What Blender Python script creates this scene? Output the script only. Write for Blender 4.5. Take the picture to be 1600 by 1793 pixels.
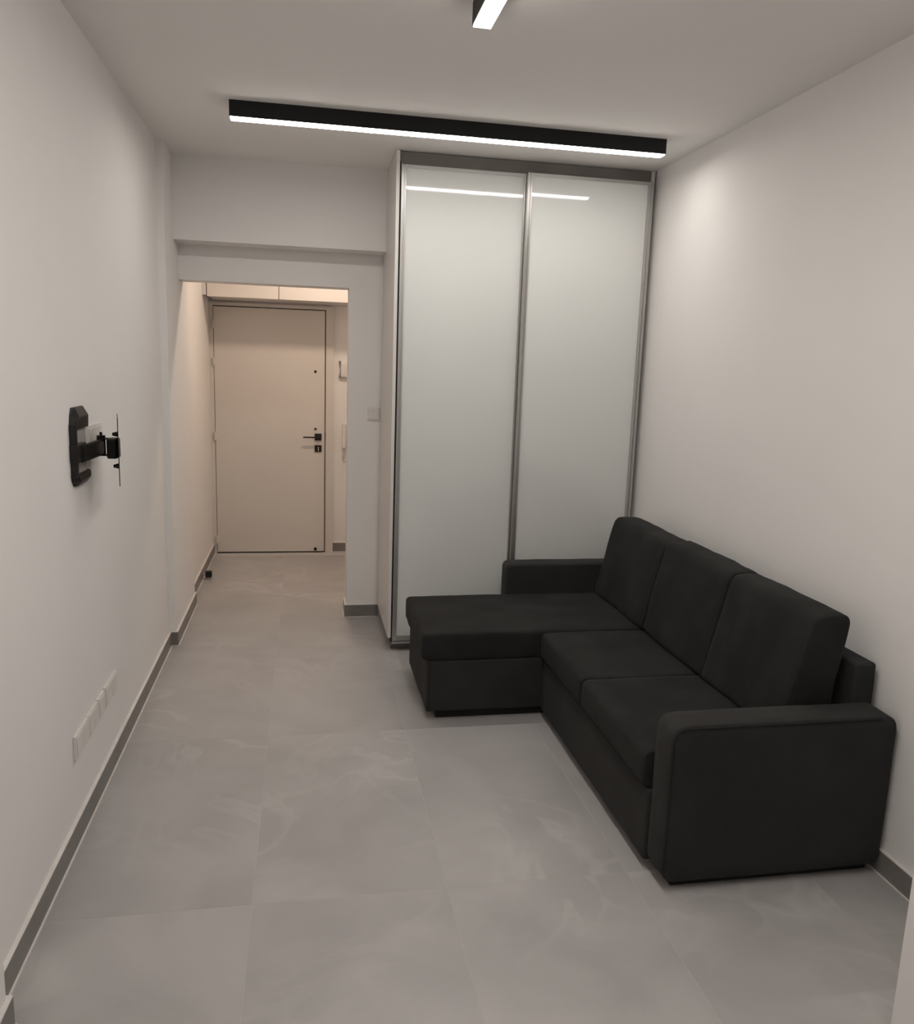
import bpy, bmesh, math
from mathutils import Vector, Matrix, noise

for o in list(bpy.data.objects):
    bpy.data.objects.remove(o)
S = bpy.context.scene
COL = S.collection

# ---------------------------------------------------------------- camera
def make_camera():
    yaw, pit, rol = (math.radians(a) for a in (10.826, 10.254, 1.982))
    F = Vector((math.sin(yaw) * math.cos(pit), math.cos(yaw) * math.cos(pit), -math.sin(pit)))
    R0 = Vector((math.cos(yaw), -math.sin(yaw), 0))
    U0 = R0.cross(F)
    R = math.cos(rol) * R0 + math.sin(rol) * U0
    U = -math.sin(rol) * R0 + math.cos(rol) * U0
    cd = bpy.data.cameras.new('camera')
    cam = bpy.data.objects.new('camera', cd)
    COL.objects.link(cam)
    cd.sensor_fit = 'HORIZONTAL'
    cd.sensor_width = 36.0
    cd.lens = 1416.67 / 1600.0 * 36.0
    cd.clip_start = 0.02
    M = Matrix((R, U, -F)).transposed().to_4x4()
    M.translation = Vector((0.7684, 0.0, 1.6516))
    cam.matrix_world = M
    S.camera = cam
make_camera()

# ---------------------------------------------------------------- world, exposure
w = bpy.data.worlds.new('world')
S.world = w
w.use_nodes = True
w.node_tree.nodes['Background'].inputs[0].default_value = (0.9, 0.95, 1.0, 1)
w.node_tree.nodes['Background'].inputs[1].default_value = 0.05
S.view_settings.view_transform = 'Standard'
S.view_settings.look = 'None'
S.view_settings.gamma = 1.0
S.view_settings.use_curve_mapping = False
S.view_settings.exposure = 0.0
LAMP_A = 33.0        # radiance of the linear lamp in front of the wardrobe
LAMP_B = 52.0        # radiance of the linear lamp overhead
LAMP_COL = (1.0, 0.95, 0.89, 1)
HALL = 175.0          # radiance of the warm spot in the entrance hall
HALL_COL = (1.0, 0.79, 0.62, 1)

# ---------------------------------------------------------------- materials
def principled(name, col, rough=0.5, metal=0.0, spec=0.5, **kw):
    m = bpy.data.materials.new(name)
    m.use_nodes = True
    b = m.node_tree.nodes['Principled BSDF']
    b.inputs['Base Color'].default_value = (*col, 1)
    b.inputs['Roughness'].default_value = rough
    b.inputs['Metallic'].default_value = metal
    b.inputs['Specular IOR Level'].default_value = spec
    for k, v in kw.items():
        b.inputs[k.replace('_', ' ')].default_value = v
    return m

def noisy(name, c0, c1, scale, rough=0.5, bump=0.0, bscale=None, detail=4, stretch=(1, 1, 1), lo=0.35, hi=0.65, spec=0.5, **kw):
    m = principled(name, c0, rough, spec=spec, **kw)
    nt = m.node_tree
    b = nt.nodes['Principled BSDF']
    tc = nt.nodes.new('ShaderNodeTexCoord')
    mp = nt.nodes.new('ShaderNodeMapping')
    mp.inputs['Scale'].default_value = stretch
    nt.links.new(tc.outputs['Object'], mp.inputs['Vector'])
    n = nt.nodes.new('ShaderNodeTexNoise')
    n.inputs['Scale'].default_value = scale
    n.inputs['Detail'].default_value = detail
    nt.links.new(mp.outputs[0], n.inputs['Vector'])
    r = nt.nodes.new('ShaderNodeValToRGB')
    r.color_ramp.elements[0].position = lo
    r.color_ramp.elements[1].position = hi
    r.color_ramp.elements[0].color = (*c0, 1)
    r.color_ramp.elements[1].color = (*c1, 1)
    nt.links.new(n.outputs['Fac'], r.inputs['Fac'])
    nt.links.new(r.outputs['Color'], b.inputs['Base Color'])
    if bump:
        n2 = nt.nodes.new('ShaderNodeTexNoise')
        n2.inputs['Scale'].default_value = bscale or scale * 6
        n2.inputs['Detail'].default_value = 3
        nt.links.new(mp.outputs[0], n2.inputs['Vector'])
        bp = nt.nodes.new('ShaderNodeBump')
        bp.inputs['Strength'].default_value = bump
        bp.inputs['Distance'].default_value = 0.002
        nt.links.new(n2.outputs['Fac'], bp.inputs['Height'])
        nt.links.new(bp.outputs[0], b.inputs['Normal'])
    return m

def tile_material():
    m = principled('porcelain_tile', (0.25, 0.23, 0.22), 0.36, spec=0.45)
    nt = m.node_tree
    L = nt.links.new
    b = nt.nodes['Principled BSDF']
    geo = nt.nodes.new('ShaderNodeNewGeometry')
    oi = nt.nodes.new('ShaderNodeObjectInfo')
    mul = nt.nodes.new('ShaderNodeVectorMath'); mul.operation = 'SCALE'
    mul.inputs['Scale'].default_value = 37.0
    comb = nt.nodes.new('ShaderNodeCombineXYZ')
    L(oi.outputs['Random'], comb.inputs[0]); L(oi.outputs['Random'], comb.inputs[1])
    L(comb.outputs[0], mul.inputs[0])
    add = nt.nodes.new('ShaderNodeVectorMath'); add.operation = 'ADD'
    L(geo.outputs['Position'], add.inputs[0]); L(mul.outputs[0], add.inputs[1])
    def nz(scale, detail, dist=0.0):
        n = nt.nodes.new('ShaderNodeTexNoise')
        n.inputs['Scale'].default_value = scale
        n.inputs['Detail'].default_value = detail
        n.inputs['Distortion'].default_value = dist
        L(add.outputs[0], n.inputs['Vector'])
        return n
    def ramp(src, stops):
        r = nt.nodes.new('ShaderNodeValToRGB')
        e = r.color_ramp.elements
        e[0].position, e[0].color = stops[0][0], (*stops[0][1], 1)
        e[1].position, e[1].color = stops[-1][0], (*stops[-1][1], 1)
        for p, c in stops[1:-1]:
            x = e.new(p); x.color = (*c, 1)
        L(src, r.inputs['Fac'])
        return r
    base = ramp(nz(2.6, 5, 0.6).outputs['Fac'], [(0.3, (0.385, 0.368, 0.360)), (0.7, (0.470, 0.451, 0.442))])
    vein = ramp(nz(1.9, 3, 1.6).outputs['Fac'], [(0.45, (0, 0, 0)), (0.5, (1, 1, 1)), (0.58, (0, 0, 0))])
    mask = ramp(nz(1.2, 2).outputs['Fac'], [(0.45, (0, 0, 0)), (0.65, (0.5, 0.5, 0.5))])
    mm = nt.nodes.new('ShaderNodeMath'); mm.operation = 'MULTIPLY'
    L(vein.outputs['Color'], mm.inputs[0]); L(mask.outputs['Color'], mm.inputs[1])
    mix = nt.nodes.new('ShaderNodeMix'); mix.data_type = 'RGBA'
    L(mm.outputs[0], mix.inputs['Factor'])
    L(base.outputs['Color'], mix.inputs[6])
    mix.inputs[7].default_value = (0.57, 0.555, 0.54, 1)
    L(mix.outputs[2], b.inputs['Base Color'])
    return m

def velvet(name, c0, c1):
    m = noisy(name, c0, c1, 5.0, 0.92, bump=0.35, bscale=350, detail=5, lo=0.38, hi=0.68, spec=0.25)
    b = m.node_tree.nodes['Principled BSDF']
    b.inputs['Sheen Weight'].default_value = 0.03
    b.inputs['Sheen Roughness'].default_value = 0.45
    b.inputs['Sheen Tint'].default_value = (0.6, 0.58, 0.55, 1)
    return m

def emitter(name, col, strength):
    m = bpy.data.materials.new(name)
    m.use_nodes = True
    nt = m.node_tree
    nt.nodes.clear()
    e = nt.nodes.new('ShaderNodeEmission')
    e.inputs[0].default_value = col
    e.inputs[1].default_value = strength
    o = nt.nodes.new('ShaderNodeOutputMaterial')
    nt.links.new(e.outputs[0], o.inputs[0])
    return m

M = {}
M['paint'] = noisy('white_wall_paint', (0.835, 0.812, 0.795), (0.855, 0.832, 0.815), 1.5, 0.8, bump=0.06, bscale=120, spec=0.2)
M['ceiling'] = noisy('white_ceiling_paint', (0.88, 0.86, 0.84), (0.89, 0.87, 0.85), 1.2, 0.85, spec=0.2)
M['tile'] = tile_material()
M['grout'] = noisy('light_grout', (0.50, 0.48, 0.465), (0.55, 0.53, 0.51), 40, 0.9)
M['skirting'] = noisy('grey_skirting_tile', (0.19, 0.175, 0.162), (0.23, 0.215, 0.20), 5, 0.4)
M['caulk'] = noisy('white_caulk', (0.72, 0.68, 0.65), (0.78, 0.75, 0.72), 30, 0.6)
M['lacquer'] = noisy('white_lacquer', (0.72, 0.69, 0.66), (0.73, 0.70, 0.67), 2, 0.4, spec=0.4)
M['door_paint'] = noisy('cream_door_lacquer', (0.68, 0.64, 0.60), (0.70, 0.66, 0.62), 2, 0.45, spec=0.35)
M['glass_white'] = noisy('white_back_painted_glass', (0.74, 0.75, 0.73), (0.75, 0.76, 0.74), 0.7, 0.05, spec=0.5)
M['aluminium'] = noisy('brushed_aluminium', (0.50, 0.49, 0.47), (0.58, 0.57, 0.55), 30, 0.38, stretch=(1, 1, 0.03), metal=0.0) if False else principled('brushed_aluminium', (0.50, 0.49, 0.475), 0.38, 0.85)
M['gap_black'] = principled('gap_black', (0.012, 0.012, 0.012), 0.7)  # plain black that darkens the door and wardrobe gaps
M['fascia'] = noisy('grey_brown_fascia', (0.16, 0.145, 0.13), (0.19, 0.175, 0.16), 6, 0.6)
M['black_lamp'] = principled('black_powder_coat', (0.012, 0.012, 0.013), 0.5, spec=0.3)
M['black_metal'] = noisy('black_bracket_metal', (0.010, 0.009, 0.009), (0.016, 0.014, 0.013), 20, 0.45, spec=0.35)
M['grey_metal'] = noisy('grey_plate_metal', (0.36, 0.33, 0.32), (0.40, 0.37, 0.36), 8, 0.5)
M['plastic'] = noisy('white_switch_plastic', (0.74, 0.71, 0.68), (0.76, 0.73, 0.70), 5, 0.35)
M['plastic_grey'] = principled('light_grey_plastic', (0.45, 0.43, 0.41), 0.4)
M['ink'] = principled('grey_print', (0.35, 0.32, 0.31), 0.6)
M['dark_bronze'] = principled('dark_bronze_handle', (0.018, 0.013, 0.010), 0.4, 0.3)
M['steel'] = principled('satin_steel', (0.55, 0.53, 0.50), 0.3, 0.9)
M['rubber'] = principled('black_rubber', (0.012, 0.011, 0.010), 0.8)
M['velvet'] = velvet('charcoal_velvet', (0.0150, 0.0147, 0.0145), (0.0235, 0.0230, 0.0225))
M['velvet_base'] = velvet('charcoal_upholstery', (0.0275, 0.0268, 0.0264), (0.0345, 0.0338, 0.0330))
M['seam'] = principled('dark_seam_thread', (0.008, 0.008, 0.008), 0.9)
M['diffuser_a'] = emitter('wide_lamp_diffuser', LAMP_COL, LAMP_A)
M['diffuser_b'] = emitter('overhead_lamp_diffuser', LAMP_COL, LAMP_B)
M['hall_bulb'] = emitter('hall_lamp_diffuser', HALL_COL, HALL)

# ---------------------------------------------------------------- helpers
def link(name, me, mat=None, parent=None):
    o = bpy.data.objects.new(name, me)
    COL.objects.link(o)
    if mat is not None:
        me.materials.append(M[mat])
    if parent is not None:
        o.parent = parent
    return o

def tag(o, label, cat, group=None, kind=None):
    o['label'] = label
    o['category'] = cat
    if group:
        o['group'] = group
    if kind:
        o['kind'] = kind
    return o

def thing(name, label, cat, loc=(0, 0, 0), group=None, kind=None):
    o = bpy.data.objects.new(name, None)
    o.empty_display_size = 0.05
    COL.objects.link(o)
    o.location = loc
    return tag(o, label, cat, group, kind)

def finish(bm, name, mat, parent=None, smooth=False, origin=None):
    bmesh.ops.recalc_face_normals(bm, faces=bm.faces)
    if smooth:
        for f in bm.faces:
            f.smooth = True
    off = Vector((0, 0, 0))
    if parent is not None:
        off = Vector(parent.location)
        p = parent.parent
        while p is not None:
            off += Vector(p.location); p = p.parent
    if origin is not None:
        off = Vector(origin)
    for v in bm.verts:
        v.co -= off
    me = bpy.data.meshes.new(name)
    bm.to_mesh(me)
    bm.free()
    o = link(name, me, mat, parent)
    if origin is not None:
        o.location = origin
    return o

def add_box(bm, x0, x1, y0, y1, z0, z1):
    vs = [bm.verts.new((x, y, z)) for x in (x0, x1) for y in (y0, y1) for z in (z0, z1)]
    for f in ((0, 1, 3, 2), (4, 6, 7, 5), (0, 4, 5, 1), (2, 3, 7, 6), (0, 2, 6, 4), (1, 5, 7, 3)):
        bm.faces.new([vs[i] for i in f])
    return vs

def box(name, mat, parent, x0, x1, y0, y1, z0, z1, bev=0.0, seg=2, origin=None):
    bm = bmesh.new()
    add_box(bm, x0, x1, y0, y1, z0, z1)
    if bev:
        bmesh.ops.bevel(bm, geom=list(bm.edges), offset=bev, segments=seg, affect='EDGES', profile=0.5)
    return finish(bm, name, mat, parent, origin=origin)

def boxes(name, mat, parent, lst, bev=0.0):
    bm = bmesh.new()
    for b in lst:
        add_box(bm, *b)
    if bev:
        bmesh.ops.bevel(bm, geom=list(bm.edges), offset=bev, segments=1, affect='EDGES')
    return finish(bm, name, mat, parent)

def prism(name, mat, parent, pts, z0, z1, bev=0.0):
    """plan polygon extruded in z"""
    bm = bmesh.new()
    lo = [bm.verts.new((x, y, z0)) for x, y in pts]
    hi = [bm.verts.new((x, y, z1)) for x, y in pts]
    n = len(pts)
    bm.faces.new(lo); bm.faces.new(hi)
    for i in range(n):
        bm.faces.new((lo[i], lo[(i + 1) % n], hi[(i + 1) % n], hi[i]))
    if bev:
        bmesh.ops.bevel(bm, geom=list(bm.edges), offset=bev, segments=2, affect='EDGES')
    return finish(bm, name, mat, parent)

def prism_x(name, mat, parent, pts, x0, x1):
    """(y, z) polygon extruded in x"""
    bm = bmesh.new()
    a = [bm.verts.new((x0, y, z)) for y, z in pts]
    b = [bm.verts.new((x1, y, z)) for y, z in pts]
    n = len(pts)
    bm.faces.new(a); bm.faces.new(b)
    for i in range(n):
        bm.faces.new((a[i], a[(i + 1) % n], b[(i + 1) % n], b[i]))
    return finish(bm, name, mat, parent)

def cyl(name, mat, parent, p, axis, r, h, n=20, r2=None):
    """cylinder starting at p running h along axis"""
    bm = bmesh.new()
    ax = Vector(axis).normalized()
    q = ax.to_track_quat('Z', 'Y').to_matrix().to_4x4()
    q.translation = Vector(p) + ax * (h / 2)
    bmesh.ops.create_cone(bm, cap_ends=True, segments=n, radius1=r, radius2=r if r2 is None else r2, depth=h, matrix=q)
    return finish(bm, name, mat, parent)

def tube(name, mat, parent, pts, r, n=8):
    bm = bmesh.new()
    rings = []
    P = [Vector(p) for p in pts]
    for i, p in enumerate(P):
        d = (P[min(i + 1, len(P) - 1)] - P[max(i - 1, 0)]).normalized()
        up = Vector((0, 1, 0)) if abs(d.y) < 0.9 else Vector((1, 0, 0))
        a = d.cross(up).normalized(); b = d.cross(a)
        rings.append([bm.verts.new(p + r * (math.cos(t) * a + math.sin(t) * b)) for t in (2 * math.pi * k / n for k in range(n))])
    for r0, r1 in zip(rings, rings[1:]):
        for k in range(n):
            bm.faces.new((r0[k], r0[(k + 1) % n], r1[(k + 1) % n], r1[k]))
    bm.faces.new(rings[0]); bm.faces.new(rings[-1])
    return finish(bm, name, mat, parent, smooth=True)

def rounded(name, mat, parent, x0, x1, y0, y1, z0, z1, r, step=0.03, puff=(0, 0, 0), wrinkle=0.0, wscale=6.0, seed=0.0, warp=None, ry=None):
    """upholstered block: box with rounded edges, optional puffed faces and soft wrinkles"""
    ky = 1.0 if ry is None else r / ry
    y0, y1 = y0 * ky, y1 * ky
    lo, hi = Vector((x0, y0, z0)), Vector((x1, y1, z1))
    def ticks(a, b):
        rr = min(r, (b - a) / 2 - 1e-4)
        edge = [rr * t for t in (0, 0.18, 0.4, 0.68, 1.0)]
        n = max(2, int((b - a - 2 * rr) / step))
        mid = [a + rr + (b - a - 2 * rr) * i / n for i in range(1, n)]
        return [a + e for e in edge] + mid + [b - e for e in reversed(edge)]
    base_step = step
    T = []
    for i in range(3):
        step = base_step * (ky if i == 1 else 1.0)
        T.append(ticks(lo[i], hi[i]))
    bm = bmesh.new()
    cache = {}
    def vert(p):
        k = tuple(round(c, 5) for c in p)
        if k in cache:
            return cache[k]
        p = Vector(p)
        q = Vector([min(max(p[i], lo[i] + r), hi[i] - r) for i in range(3)])
        d = p - q
        nrm = d.normalized()
        p2 = q + nrm * r if d.length > 1e-9 else p
        c = (lo + hi) / 2; h = (hi - lo) / 2
        u = [max(-1, min(1, (p2[i] - c[i]) / h[i])) for i in range(3)]
        off = Vector((0, 0, 0))
        for i in range(3):
            j, k2 = (i + 1) % 3, (i + 2) % 3
            off[i] += puff[i] * nrm[i] * (1 - abs(u[j]) ** 3) * (1 - abs(u[k2]) ** 3)
        if wrinkle:
            s = Vector((p2.x + seed, p2.y / ky - seed, p2.z + 2 * seed))
            off += nrm * wrinkle * (noise.noise(s * wscale) + 0.5 * noise.noise(s * wscale * 2.7))
        p2 = p2 + off
        p2.y /= ky
        if warp:
            p2 = warp(p2)
        v = bm.verts.new(p2)
        cache[k] = v
        return v
    for ax in range(3):
        j, k = (ax + 1) % 3, (ax + 2) % 3
        for side in (lo[ax], hi[ax]):
            for a0, a1 in zip(T[j], T[j][1:]):
                for b0, b1 in zip(T[k], T[k][1:]):
                    fs = []
                    for a, b in ((a0, b0), (a1, b0), (a1, b1), (a0, b1)):
                        p = [0, 0, 0]; p[ax] = side; p[j] = a; p[k] = b
                        fs.append(vert(p))
                    try:
                        bm.faces.new(fs)
                    except ValueError:
                        pass
    return finish(bm, name, mat, parent, smooth=True)

# ---------------------------------------------------------------- measures (metres)
H = 2.756            # ceiling
RX = 2.70            # right wall
PX = 0.037           # face of the shallow pier on the left wall
YN = 1.905           # near left pier ends here
YP0, YP1 = 4.70, 5.52
YB, ZB = 4.985, 2.300   # dropped beam front and underside
YL, ZL = 5.163, 2.097  # lintel wall front and head of the opening
XO = 1.036           # right jamb of the opening
YD = 7.04            # entrance door wall
WX, WY = 1.241, 4.492  # wardrobe side and front
HX = 2.2             # hall right wall

# ---------------------------------------------------------------- structure
fl = box('floor', 'grout', None, -0.15, RX + 0.15, -2.0, YD + 0.2, -0.10, -0.0006)
tag(fl, 'large grey stone-look porcelain floor tiles with pale joints', 'floor', kind='structure')
xs = [0.0, 0.61, 1.22, 1.83, 2.44, 3.05]
ys = [-2.3 + 1.15 * k for k in range(9)]
tile_cache = {}
for i in range(5):
    for j in range(8):
        x0, x1 = xs[i] + 0.0010, min(xs[i + 1], RX) - 0.0010
        y0, y1 = max(ys[j], -2.0) + 0.0010, min(ys[j + 1], YD) - 0.0010
        if y1 - y0 < 0.05:
            continue
        key = (round(x1 - x0, 3), round(y1 - y0, 3))
        if key not in tile_cache:
            bm = bmesh.new()
            add_box(bm, 0, x1 - x0, 0, y1 - y0, -0.010, 0.0)
            bmesh.ops.bevel(bm, geom=[e for e in bm.edges if all(v.co.z > -0.001 for v in e.verts)], offset=0.0004, segments=1, affect='EDGES')
            bmesh.ops.recalc_face_normals(bm, faces=bm.faces)
            me = bpy.data.meshes.new('floor_tile'); bm.to_mesh(me); bm.free()
            me.materials.append(M['tile'])
            tile_cache[key] = me
        t = bpy.data.objects.new('floor_tile', tile_cache[key])
        COL.objects.link(t); t.parent = fl; t.location = (x0, y0, 0)

tag(box('ceiling', 'ceiling', None, -0.15, RX + 0.15, -2.0, YD + 0.2, H, H + 0.1),
    'plain white painted ceiling above both black lamps', 'ceiling', kind='structure')
tag(prism('wall_left', 'paint', None, [(-0.15, -2.0), (0.048, -2.0), (0.048, YN), (0.0, YN), (0.0, YP0), (PX, YP0), (PX, YP1),
                                       (0.0, YP1), (0.0, YD + 0.2), (-0.15, YD + 0.2)], -0.02, H),
    'long white wall on the left with the television bracket', 'wall', kind='structure')
tag(prism('wall_right', 'paint', None, [(RX + 0.15, -2.0), (2.137, -2.0), (2.137, 1.45), (RX, 1.45), (RX, YL + 0.16), (RX + 0.15, YL + 0.16)], -0.02, H),
    'white wall on the right behind the charcoal sofa', 'wall', kind='structure')
# wall at the far end: dropped beam, lintel over the opening, pier beside the wardrobe
wb = thing('wall_back', 'white end wall with dropped beam and opening to the hall', 'wall', (0, YL, 0), kind='structure')
box('lintel', 'paint', wb, PX, XO, YL, YL + 0.16, ZL, ZB + 0.02)
box('pier', 'paint', wb, XO, RX, YL, YL + 0.16, -0.02, ZB + 0.02)
box('beam', 'paint', wb, PX, RX, YB, YL + 0.16, ZB, H)
tag(box('wall_hall_end', 'paint', None, 0.0, HX + 0.1, YD, YD + 0.2, -0.02, H),
    'warm lit wall around the entrance door', 'wall', kind='structure')
tag(box('wall_hall_right', 'paint', None, HX, HX + 0.15, YL + 0.16, YD, -0.02, H),
    'right side wall of the entrance hall', 'wall', kind='structure')
tag(box('wall_front', 'paint', None, 0.048, 2.137, -2.0, -1.85, -0.02, H),
    'white wall behind the viewer', 'wall', kind='structure')

# skirting: profile in plan, offset from the wall
def skirting(name, label, runs, h=0.08, t=0.012):
    root = thing(name, label, 'baseboard', (0, 0, 0), kind='structure')
    bm = bmesh.new(); bc = bmesh.new(); bg = bmesh.new()
    for (x0, x1, y0, y1, g) in runs:
        add_box(bm, x0, x1, y0, y1, 0.0, h)
        add_box(bc, x0, x1, y0, y1, h, h + 0.004)
        gx0, gx1, gy0, gy1 = g
        add_box(bg, gx0, gx1, gy0, gy1, 0.0, 0.003)
    finish(bm, 'skirting_tile', 'skirting', root)
    finish(bc, 'caulk_bead', 'caulk', root)
    finish(bg, 'grout_line', 'caulk', root)
    return root
t = 0.012; g = 0.006
skirting('baseboard_left', 'grey tile skirting along the long left wall', [
    (0.048, 0.048 + t, -1.85, YN + t, (0.048 + t, 0.048 + t + g, -1.85, YN + t)),
    (0.0, 0.048, YN, YN + t, (0.0, 0.048, YN + t, YN + t + g)),
    (0.0, t, YN + t, YP0 - t, (t, t + g, YN + t, YP0 - t)),
    (0.0, PX + t, YP0 - t, YP0, (t, PX + t, YP0 - t - g, YP0 - t)),
    (PX, PX + t, YP0, YP1, (PX + t, PX + t + g, YP0 - t, YP1)),
    (0.0, t, YP1, YD, (t, t + g, YP1, YD - 0.02)),
])
skirting('baseboard_right', 'grey tile skirting behind the sofa on the right wall', [
    (RX - t, RX, 1.45, WY, (RX - t - g, RX - t, 1.45, WY)),
    (2.137 - t, 2.137, -1.85, 1.45, (2.137 - t - g, 2.137 - t, -1.85, 1.45)),
])
skirting('baseboard_back', 'short grey tile skirting on the pier beside the wardrobe', [
    (XO - t, WX, YL - t, YL, (XO - t, WX, YL - t - g, YL - t)),
    (XO - t, XO, YL, YL + 0.16, (XO - t - g, XO - t, YL - t, YL + 0.16)),
])
skirting('baseboard_hall', 'grey tile skirting right of the entrance door', [
    (1.008, HX, YD - t, YD, (1.008, HX, YD - t - g, YD - t)),
])

# ---------------------------------------------------------------- entrance door
d0, d1, dz = 0.0365, 0.934, 2.06
door = thing('door_1', 'cream entrance door with black square handle at the hall end', 'door', (0.485, YD, 0), kind='structure')
fr = boxes('door_frame', 'door_paint', door, [
    (0.0, d0 - 0.004, YD - 0.03, YD, 0.0, 2.095), (d1 + 0.008, 1.008, YD - 0.03, YD, 0.0, 2.095), (d0 - 0.004, d1 + 0.008, YD - 0.03, YD, dz + 0.008, 2.095)])
box('frame_rebate', 'gap_black', fr, d0 - 0.004, d1 + 0.008, YD - 0.008, YD - 0.001, 0.0, dz + 0.008)  # black sheet behind the leaf colours the door gap dark
leaf = box('door_leaf', 'door_paint', door, d0, d1, YD - 0.034, YD - 0.009, 0.012, dz, bev=0.002)
for z in (1.917, 1.618, 1.007, 0.122):
    h_ = box('hinge', 'door_paint', door, d0 - 0.018, d0 + 0.012, YD - 0.042, YD - 0.030, z - 0.028, z + 0.028, bev=0.003)
    cyl('hinge_pin', 'door_paint', h_, (d0 - 0.002, YD - 0.046, z - 0.035), (0, 0, 1), 0.007, 0.07, 12)
cyl('peephole', 'dark_bronze', door, (0.855, YD - 0.033, 1.561), (0, -1, 0), 0.011, 0.006)
cyl('upper_lock_hole', 'dark_bronze', door, (0.857, YD - 0.033, 1.079), (0, -1, 0), 0.010, 0.005)
rose = box('handle_rose', 'dark_bronze', door, 0.851, 0.909, YD - 0.046, YD - 0.034, 0.983, 1.041, bev=0.002)
hb = bmesh.new()
add_box(hb, 0.870, 0.890, YD - 0.085, YD - 0.046, 1.003, 1.021)
add_box(hb, 0.754, 0.890, YD - 0.095, YD - 0.083, 1.007, 1.018)
bmesh.ops.bevel(hb, geom=list(hb.edges), offset=0.0015, segments=1, affect='EDGES')
finish(hb, 'handle_lever', 'dark_bronze', rose)
esc = box('key_escutcheon', 'dark_bronze', door, 0.851, 0.909, YD - 0.044, YD - 0.034, 0.884, 0.942, bev=0.002)
box('key_cylinder', 'steel', esc, 0.877, 0.887, YD - 0.049, YD - 0.044, 0.893, 0.930, bev=0.003)
box('strike_plate', 'dark_bronze', door, d1 + 0.003, d1 + 0.009, YD - 0.0315, YD - 0.0295, 0.992, 1.045)
cyl('floor_bolt', 'dark_bronze', door, (0.859, YD - 0.033, 0.035), (0, -1, 0), 0.013, 0.018)

# ---------------------------------------------------------------- hall cabinets above the door
cy = 6.60
cab = thing('overhead_cabinet', 'white wall cabinet with two flap doors above the entrance door', 'cabinet', (0.6, cy, 2.11))
box('carcass', 'lacquer', cab, 0.035, 1.5, cy + 0.02, YD - 0.004, 2.112, H - 0.03)
for x0, x1 in ((0.035, 0.567), (0.573, 1.104), (1.110, 1.5)):
    box('cabinet_door', 'lacquer', cab, x0, x1, cy, cy + 0.018, 2.108, H - 0.03, bev=0.001)
box('side_filler', 'lacquer', cab, 0.001, 0.029, cy + 0.006, cy + 0.024, 2.118, H - 0.03)

# hall ceiling spot (its warm light fills the hall)
spot = thing('ceiling_spotlight', 'warm round ceiling light in the entrance hall', 'lamp', (1.00, 5.90, H - 0.03))
cyl('rim', 'plastic', spot, (1.00, 5.90, H - 0.025), (0, 0, 1), 0.11, 0.025, 32)
cyl('bulb_disc', 'hall_bulb', spot, (1.00, 5.90, H - 0.030), (0, 0, 1), 0.09, 0.005, 32)

# intercom and chime on the wall right of the door
ic = thing('intercom_handset', 'white intercom handset with hanging cord loop beside the door', 'intercom', (1.105, YD, 1.0))
box('base', 'plastic', ic, 1.085, 1.175, YD - 0.03, YD, 0.93, 1.12, bev=0.006)
rounded('handset', 'plastic', ic, 1.083, 1.113, YD - 0.065, YD - 0.03, 0.915, 1.135, 0.012)
loop = [(1.098, YD - 0.045, 0.92)] + [(1.0875 + 0.022 - 0.022 * math.cos(a) * 1.0, YD - 0.04, 0.83 - 0.03 * math.sin(a)) for a in (math.pi * k / 12 for k in range(13))] + [(1.131, YD - 0.03, 0.93)]
tube('cord', 'plastic_grey', ic, loop, 0.004)
ch = thing('door_chime', 'white curved door chime high on the wall beside the door', 'chime', (1.07, YD, 1.58))
rounded('cover', 'plastic', ch, 1.066, 1.135, YD - 0.040, YD, 1.520, 1.655, 0.008, puff=(0, 0.008, 0))
bm = bmesh.new()
prof = [(1.050 + 0.012 * (1 - ((k - 5) / 5.0) ** 2), 1.520 + 0.0135 * k) for k in range(11)]
fa = [bm.verts.new((x, YD - 0.030, z)) for x, z in prof] + [bm.verts.new((1.068, YD - 0.030, z)) for x, z in reversed(prof)]
fb = [bm.verts.new((v.co.x, YD, v.co.z)) for v in fa]
bm.faces.new(fa); bm.faces.new(fb)
for k in range(len(fa)):
    bm.faces.new((fa[k], fa[(k + 1) % len(fa)], fb[(k + 1) % len(fa)], fb[k]))
finish(bm, 'shaded_side', 'fascia', ch)  # concave left side of the chime, its shade put into the dark colour

# light switch on the pier
sw = thing('light_switch', 'white square light switch on the pier beside the wardrobe', 'switch', (1.196, YL, 1.334))
box('frame', 'plastic', sw, 1.157, 1.233, YL - 0.010, YL, 1.294, 1.374, bev=0.002)
for x0, x1 in ((1.165, 1.1945), (1.1955, 1.225)):
    box('rocker', 'plastic', sw, x0, x1, YL - 0.014, YL - 0.010, 1.303, 1.365, bev=0.0015)

# door stop on the hall skirting
ds = thing('door_stop', 'small black rubber door stop on the hall skirting', 'door stop', (0.012, 6.17, 0.035))
cyl('stem', 'steel', ds, (0.012, 6.17, 0.037), (1, 0, 0), 0.008, 0.02)
box('rubber_tip', 'rubber', ds, 0.032, 0.078, 6.148, 6.192, 0.014, 0.060, bev=0.004)

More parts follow.
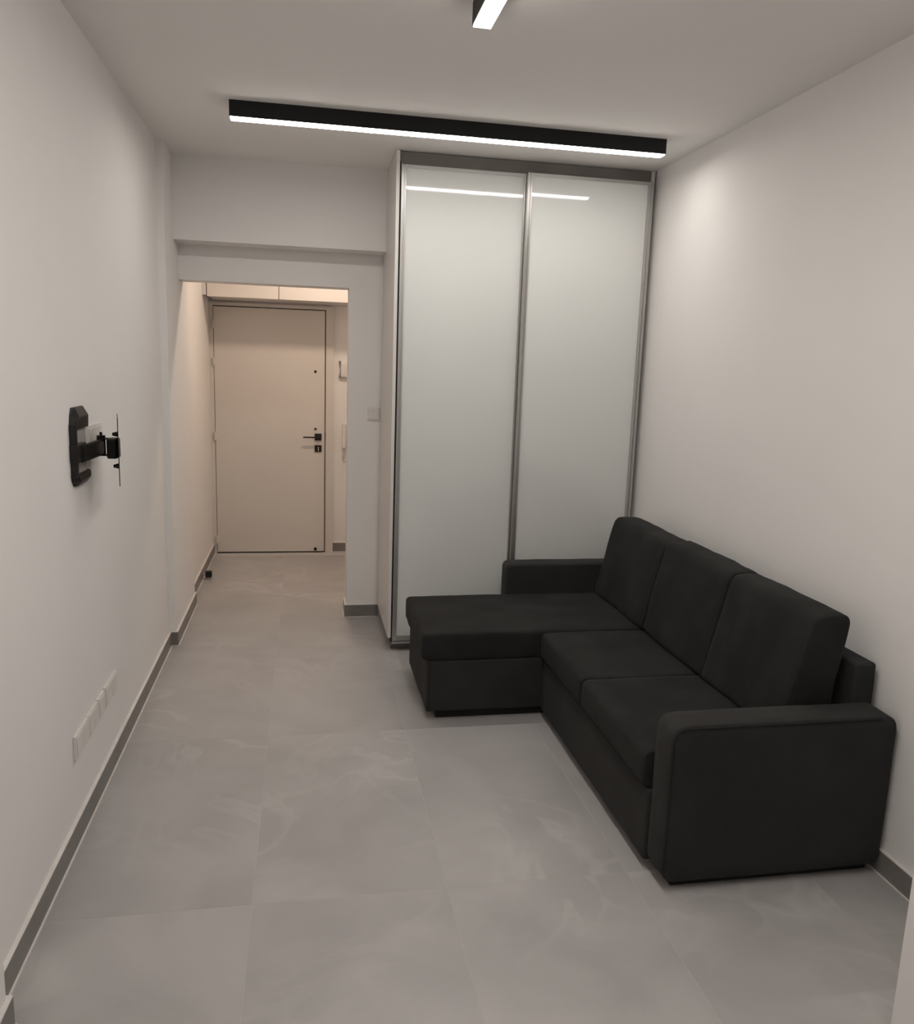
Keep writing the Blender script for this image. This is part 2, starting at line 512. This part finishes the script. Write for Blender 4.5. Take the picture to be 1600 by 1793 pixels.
# ---------------------------------------------------------------- wardrobe
wr = thing('sliding_wardrobe', 'tall built-in wardrobe with two white glass sliding doors in aluminium frames', 'wardrobe', (1.95, 4.85, 0))
side = box('side_panel', 'lacquer', wr, WX, WX + 0.018, WY, YL - 0.001, 0.08, H - 0.004)
box('gap_strip', 'gap_black', side, WX + 0.018, WX + 0.024, WY + 0.006, WY + 0.03, 0.05, 2.70)  # black strip colours the gap beside the left stile dark
box('end_panel', 'lacquer', wr, 2.668, 2.686, WY + 0.005, YL - 0.001, 0.08, H - 0.004)
box('back_panel', 'lacquer', wr, WX + 0.018, 2.668, YL - 0.02, YL - 0.002, 0.08, H - 0.004)
box('plinth', 'fascia', wr, WX + 0.025, 2.668, WY + 0.035, WY + 0.055, 0.0, 0.09)
box('top_fascia', 'fascia', wr, WX + 0.018, 2.668, WY + 0.02, WY + 0.038, 2.655, H - 0.004)
box('bottom_track', 'aluminium', wr, WX + 0.024, 2.668, WY - 0.012, WY + 0.075, 0.045, 0.055)
box('top_track', 'aluminium', wr, WX + 0.024, 2.668, WY + 0.038, WY + 0.075, 2.60, 2.70)
def sliding_door(x0, x1, y0, label):
    z0, z1 = 0.058, 2.685
    d = box('sliding_door', 'glass_white', wr, x0 + 0.012, x1 - 0.012, y0 + 0.008, y0 + 0.014, z0 + 0.02, z1 - 0.012)
    d['label'] = label
    for a, b in ((x0, x0 + 0.026), (x1 - 0.026, x1)):
        st = boxes('stile', 'aluminium', d, [(a, b, y0 + 0.006, y0 + 0.032, z0, z1), (a, a + 0.008, y0 - 0.004, y0 + 0.006, z0, z1), (b - 0.008, b, y0, y0 + 0.006, z0, z1)])
        st.location = (0, 0, 0)
    box('top_rail', 'aluminium', d, x0 + 0.026, x1 - 0.026, y0 + 0.002, y0 + 0.03, z1 - 0.016, z1)
    box('bottom_rail', 'aluminium', d, x0 + 0.026, x1 - 0.026, y0 + 0.002, y0 + 0.03, z0, z0 + 0.03)
    return d
sliding_door(1.268, 1.962, WY + 0.002, 'rear white glass sliding door')
sliding_door(1.947, 2.662, WY - 0.034, 'front white glass sliding door overlapping the other')

# ---------------------------------------------------------------- linear lamps
def lamp(label, x0, x1, y0, y1, along):
    z0 = 2.688
    L = thing('linear_ceiling_lamp', label, 'lamp', ((x0 + x1) / 2, (y0 + y1) / 2, z0), group='black linear ceiling lamps')
    e = 0.003
    boxes('housing', 'black_lamp', L, [(x0, x1, y0, y1, z0 + 0.006, H)] + (
        [(x0, x1, y0, y0 + e, z0, z0 + 0.006), (x0, x1, y1 - e, y1, z0, z0 + 0.006)] if along == 'x' else
        [(x0, x0 + e, y0, y1, z0, z0 + 0.006), (x1 - e, x1, y0, y1, z0, z0 + 0.006)]))
    if along == 'x':
        box('diffuser', 'diffuser_a', L, x0 + 0.001, x1 - 0.001, y0 + e, y1 - e, z0 - 0.004, z0 + 0.006)
        for a, b in ((x0 - 0.003, x0), (x1, x1 + 0.003)):
            box('end_cap', 'black_lamp', L, a, b, y0, y1, z0, H)
    else:
        box('diffuser', 'diffuser_b', L, x0 + e, x1 - e, y0 + 0.001, y1 - 0.001, z0 - 0.004, z0 + 0.006)
        for a, b in ((y0 - 0.003, y0), (y1, y1 + 0.003)):
            box('end_cap', 'black_lamp', L, x0, x1, a, b, z0, H)
lamp('long black linear ceiling lamp running across in front of the wardrobe', 0.446, 2.475, 3.90, 3.962, 'x')
lamp('black linear ceiling lamp cut off by the top of the photograph', 1.277, 1.338, 0.15, 2.685, 'y')

# ---------------------------------------------------------------- television bracket on the left wall
tv = thing('television_bracket', 'black swivel television bracket with folded arm on the left wall', 'tv bracket', (0.0, 2.95, 1.33))
wp = box('wall_plate', 'grey_metal', tv, 0.0, 0.012, 2.884, 3.030, 1.228, 1.430, bev=0.001)
box('rail', 'black_metal', wp, 0.0, 0.023, 2.870, 2.886, 1.235, 1.415, bev=0.002)
def capped(name, zs, y0, y1):
    bm = bmesh.new()
    lo = [bm.verts.new(p) for p in ((0.0, y0, zs[0]), (0.022, y0 + 0.004, zs[0]), (0.022, y1 - 0.02, zs[0]), (0.0, y1, zs[0]))]
    mi = [bm.verts.new(p) for p in ((0.0, y0 + 0.008, zs[1]), (0.030, y0 + 0.02, zs[1]), (0.026, y1 - 0.03, zs[1]), (0.0, y1, zs[1]))]
    hi = [bm.verts.new(p) for p in ((0.0, y0 + 0.026, zs[2]), (0.012, y0 + 0.04, zs[2]), (0.012, y1 - 0.04, zs[2]), (0.0, y1 - 0.01, zs[2]))]
    bm.faces.new(lo); bm.faces.new(hi)
    for a, b in ((lo, mi), (mi, hi)):
        for i in range(4):
            bm.faces.new((a[i], a[(i + 1) % 4], b[(i + 1) % 4], b[i]))
    bmesh.ops.bevel(bm, geom=list(bm.edges), offset=0.0015, segments=2, affect='EDGES')
    return finish(bm, name, 'black_metal', tv)
capped('end_cover', (1.398, 1.440, 1.470), 2.872, 3.055)
capped('end_cover', (1.246, 1.224, 1.204), 2.866, 3.060)
box('hub', 'black_metal', tv, 0.0, 0.030, 2.864, 2.965, 1.288, 1.350, bev=0.004)
def along(name, mat, parent, p0, p1, w, h, bev=0.004):
    a, b = Vector(p0), Vector(p1)
    d = (b - a).normalized(); s = Vector((d.y, -d.x, 0)).normalized()
    bm = bmesh.new()
    vs = add_box(bm, 0, (b - a).length, -w / 2, w / 2, -h / 2, h / 2)
    up = s.cross(d)
    if up.z < 0: up = -up
    for v in bm.verts:
        c = v.co.copy()
        v.co = a + d * c.x + s * c.y + up * c.z
    bmesh.ops.bevel(bm, geom=list(bm.edges), offset=bev, segments=2, affect='EDGES')
    return finish(bm, name, mat, parent)
arm = along('swing_arm', 'black_metal', tv, (0.024, 2.90, 1.314), (0.037, 3.165, 1.314), 0.022, 0.056)
cyl('knuckle', 'black_metal', arm, (0.035, 3.150, 1.284), (0, 0, 1), 0.015, 0.072, 20)
cyl('pivot_screw', 'black_metal', arm, (0.035, 3.150, 1.356), (0, 0, 1), 0.005, 0.012, 12)
for z in (1.343, 1.283):
    box('hinge_link', 'black_metal', tv, 0.034, 0.076, 3.125, 3.155, z, z + 0.005)
box('tilt_head', 'black_metal', tv, 0.066, 0.102, 3.085, 3.150, 1.277, 1.350, bev=0.006)
mp_ = along('mounting_plate', 'black_metal', tv, (0.127, 2.995, 1.312), (0.084, 3.195, 1.312), 0.003, 0.242, bev=0.0008)
for z in (1.366, 1.250):
    cyl('tilt_knob', 'black_metal', mp_, (0.103, 3.10, z), (-0.977, -0.21, 0), 0.010, 0.018, 16, r2=0.005)

# socket plate behind the bracket
sk = thing('wall_socket', 'white socket plate half hidden behind the television bracket', 'socket', (0.0, 3.17, 1.36))
box('frame', 'plastic', sk, 0.0, 0.010, 3.075, 3.275, 1.318, 1.395, bev=0.002)
for y in (3.085, 3.135, 3.180, 3.228):
    box('insert', 'plastic', sk, 0.010, 0.013, y, y + 0.040, 1.328, 1.383, bev=0.001)

# low socket strip
grp = 'sockets low on the left wall'
for (y0, y1, z0, z1, lab) in (
        (2.730, 2.893, 0.291, 0.376, 'double white socket plate low on the left wall, nearest of four'),
        (2.900, 3.030, 0.291, 0.376, 'white socket plate low on the left wall, second nearest of four'),
        (3.040, 3.135, 0.292, 0.377, 'narrow white socket plate low on the left wall, third nearest of four'),
        (3.150, 3.345, 0.293, 0.378, 'double white socket plate low on the left wall, farthest of four')):
    r_ = thing('socket_plate', lab, 'socket', (0.0, (y0 + y1) / 2, z0), group=grp)
    box('frame', 'plastic', r_, 0.0, 0.011, y0, y1, z0, z1, bev=0.002)
    n = 2 if y1 - y0 > 0.12 else 1
    wd = (y1 - y0 - 0.014) / n
    for k in range(n):
        a = y0 + 0.007 + k * wd
        box('insert', 'plastic', r_, 0.011, 0.014, a + 0.002, a + wd - 0.002, z0 + 0.009, z1 - 0.009, bev=0.001)

# ---------------------------------------------------------------- sofa
sofa = thing('corner_sofa', 'charcoal velvet corner sofa with left chaise and three back cushions', 'sofa', (2.1, 3.2, 0))
SZ = 0.425
# base boxes
rounded('base', 'velvet_base', sofa, 1.885, 2.60, 2.302, 3.525, 0.036, 0.292, 0.012, wrinkle=0.002, seed=1)
cb = rounded('chaise_base', 'velvet_base', sofa, 1.327, 2.60, 3.527, 4.165, 0.045, 0.298, 0.012, wrinkle=0.003, seed=2)
tube('seam', 'seam', cb, [(1.326 + 0.012, 3.5265, 0.05 + 0.24 * k / 8) for k in range(9)], 0.002, 6)
# armrests: rounded front corner, crisp side edges
an = rounded('armrest', 'velvet_base', sofa, 1.893, 2.682, 2.172, 2.302, 0.036, 0.572, 0.045, wrinkle=0.002, seed=3, puff=(0.004, 0.0, 0.004), ry=0.012)
tube('seam', 'seam', an, [(1.897, 2.1745, 0.08 + 0.43 * k / 10) for k in range(11)] +
     [(1.938 - 0.041 * math.cos(a), 2.1735, 0.523 + 0.041 * math.sin(a)) for a in (math.pi / 2 * k / 8 for k in range(1, 9))] +
     [(1.960 + 0.66 * k / 12, 2.1735, 0.5650) for k in range(13)], 0.0022, 6)
af = rounded('armrest', 'velvet_base', sofa, 1.855, 2.60, 4.166, 4.290, 0.036, 0.592, 0.030, wrinkle=0.002, seed=5, puff=(0.003, 0.0, 0.003), ry=0.012)
tube('seam', 'seam', af, [(1.90 + 0.5 * k / 8, 4.168, 0.580) for k in range(9)], 0.0018, 6)
# back frame
rounded('back_frame', 'velvet_base', sofa, 2.602, 2.682, 2.304, 4.290, 0.036, 0.705, 0.012, wrinkle=0.002, seed=6)
# seat cushions
rounded('chaise_cushion', 'velvet', sofa, 1.300, 2.57, 3.524, 4.162, 0.300, 0.428, 0.024, puff=(0.006, 0.002, 0.006), wrinkle=0.004, wscale=5, seed=7, ry=0.010)
rounded('seat_cushion', 'velvet', sofa, 1.868, 2.57, 2.944, 3.523, 0.296, 0.424, 0.026, puff=(0.004, 0.0, 0.004), wrinkle=0.0035, wscale=4, seed=8, ry=0.005)
rounded('seat_cushion', 'velvet', sofa, 1.868, 2.57, 2.312, 2.944, 0.296, 0.424, 0.026, puff=(0.004, 0.0, 0.004), wrinkle=0.0035, wscale=4, seed=9, ry=0.005)
# back cushions lean on the frame and thin towards the top
def lean(p):
    k = (p.z - 0.42) / 0.44
    f = (p.x - 2.350) / 0.18
    return Vector((p.x + 0.100 * k - 0.045 * k * f, p.y, p.z))
for y0, y1, sd, zt in ((3.494, 4.150, 11, 0.862), (2.890, 3.496, 12, 0.868), (2.330, 2.892, 13, 0.866)):
    rounded('back_cushion', 'velvet', sofa, 2.350, 2.530, y0, y1, 0.424, zt, 0.034, puff=(0.010, 0.0, 0.007), wrinkle=0.007, wscale=5, seed=sd, warp=lean, ry=0.010)
# set-back plinth, black to put the shadow gap under the sofa into colour
box('plinth', 'rubber', sofa, 1.945, 2.66, 2.215, 4.27, 0.0, 0.06)
box('plinth', 'rubber', sofa, 1.38, 1.945, 3.565, 4.12, 0.0, 0.07)
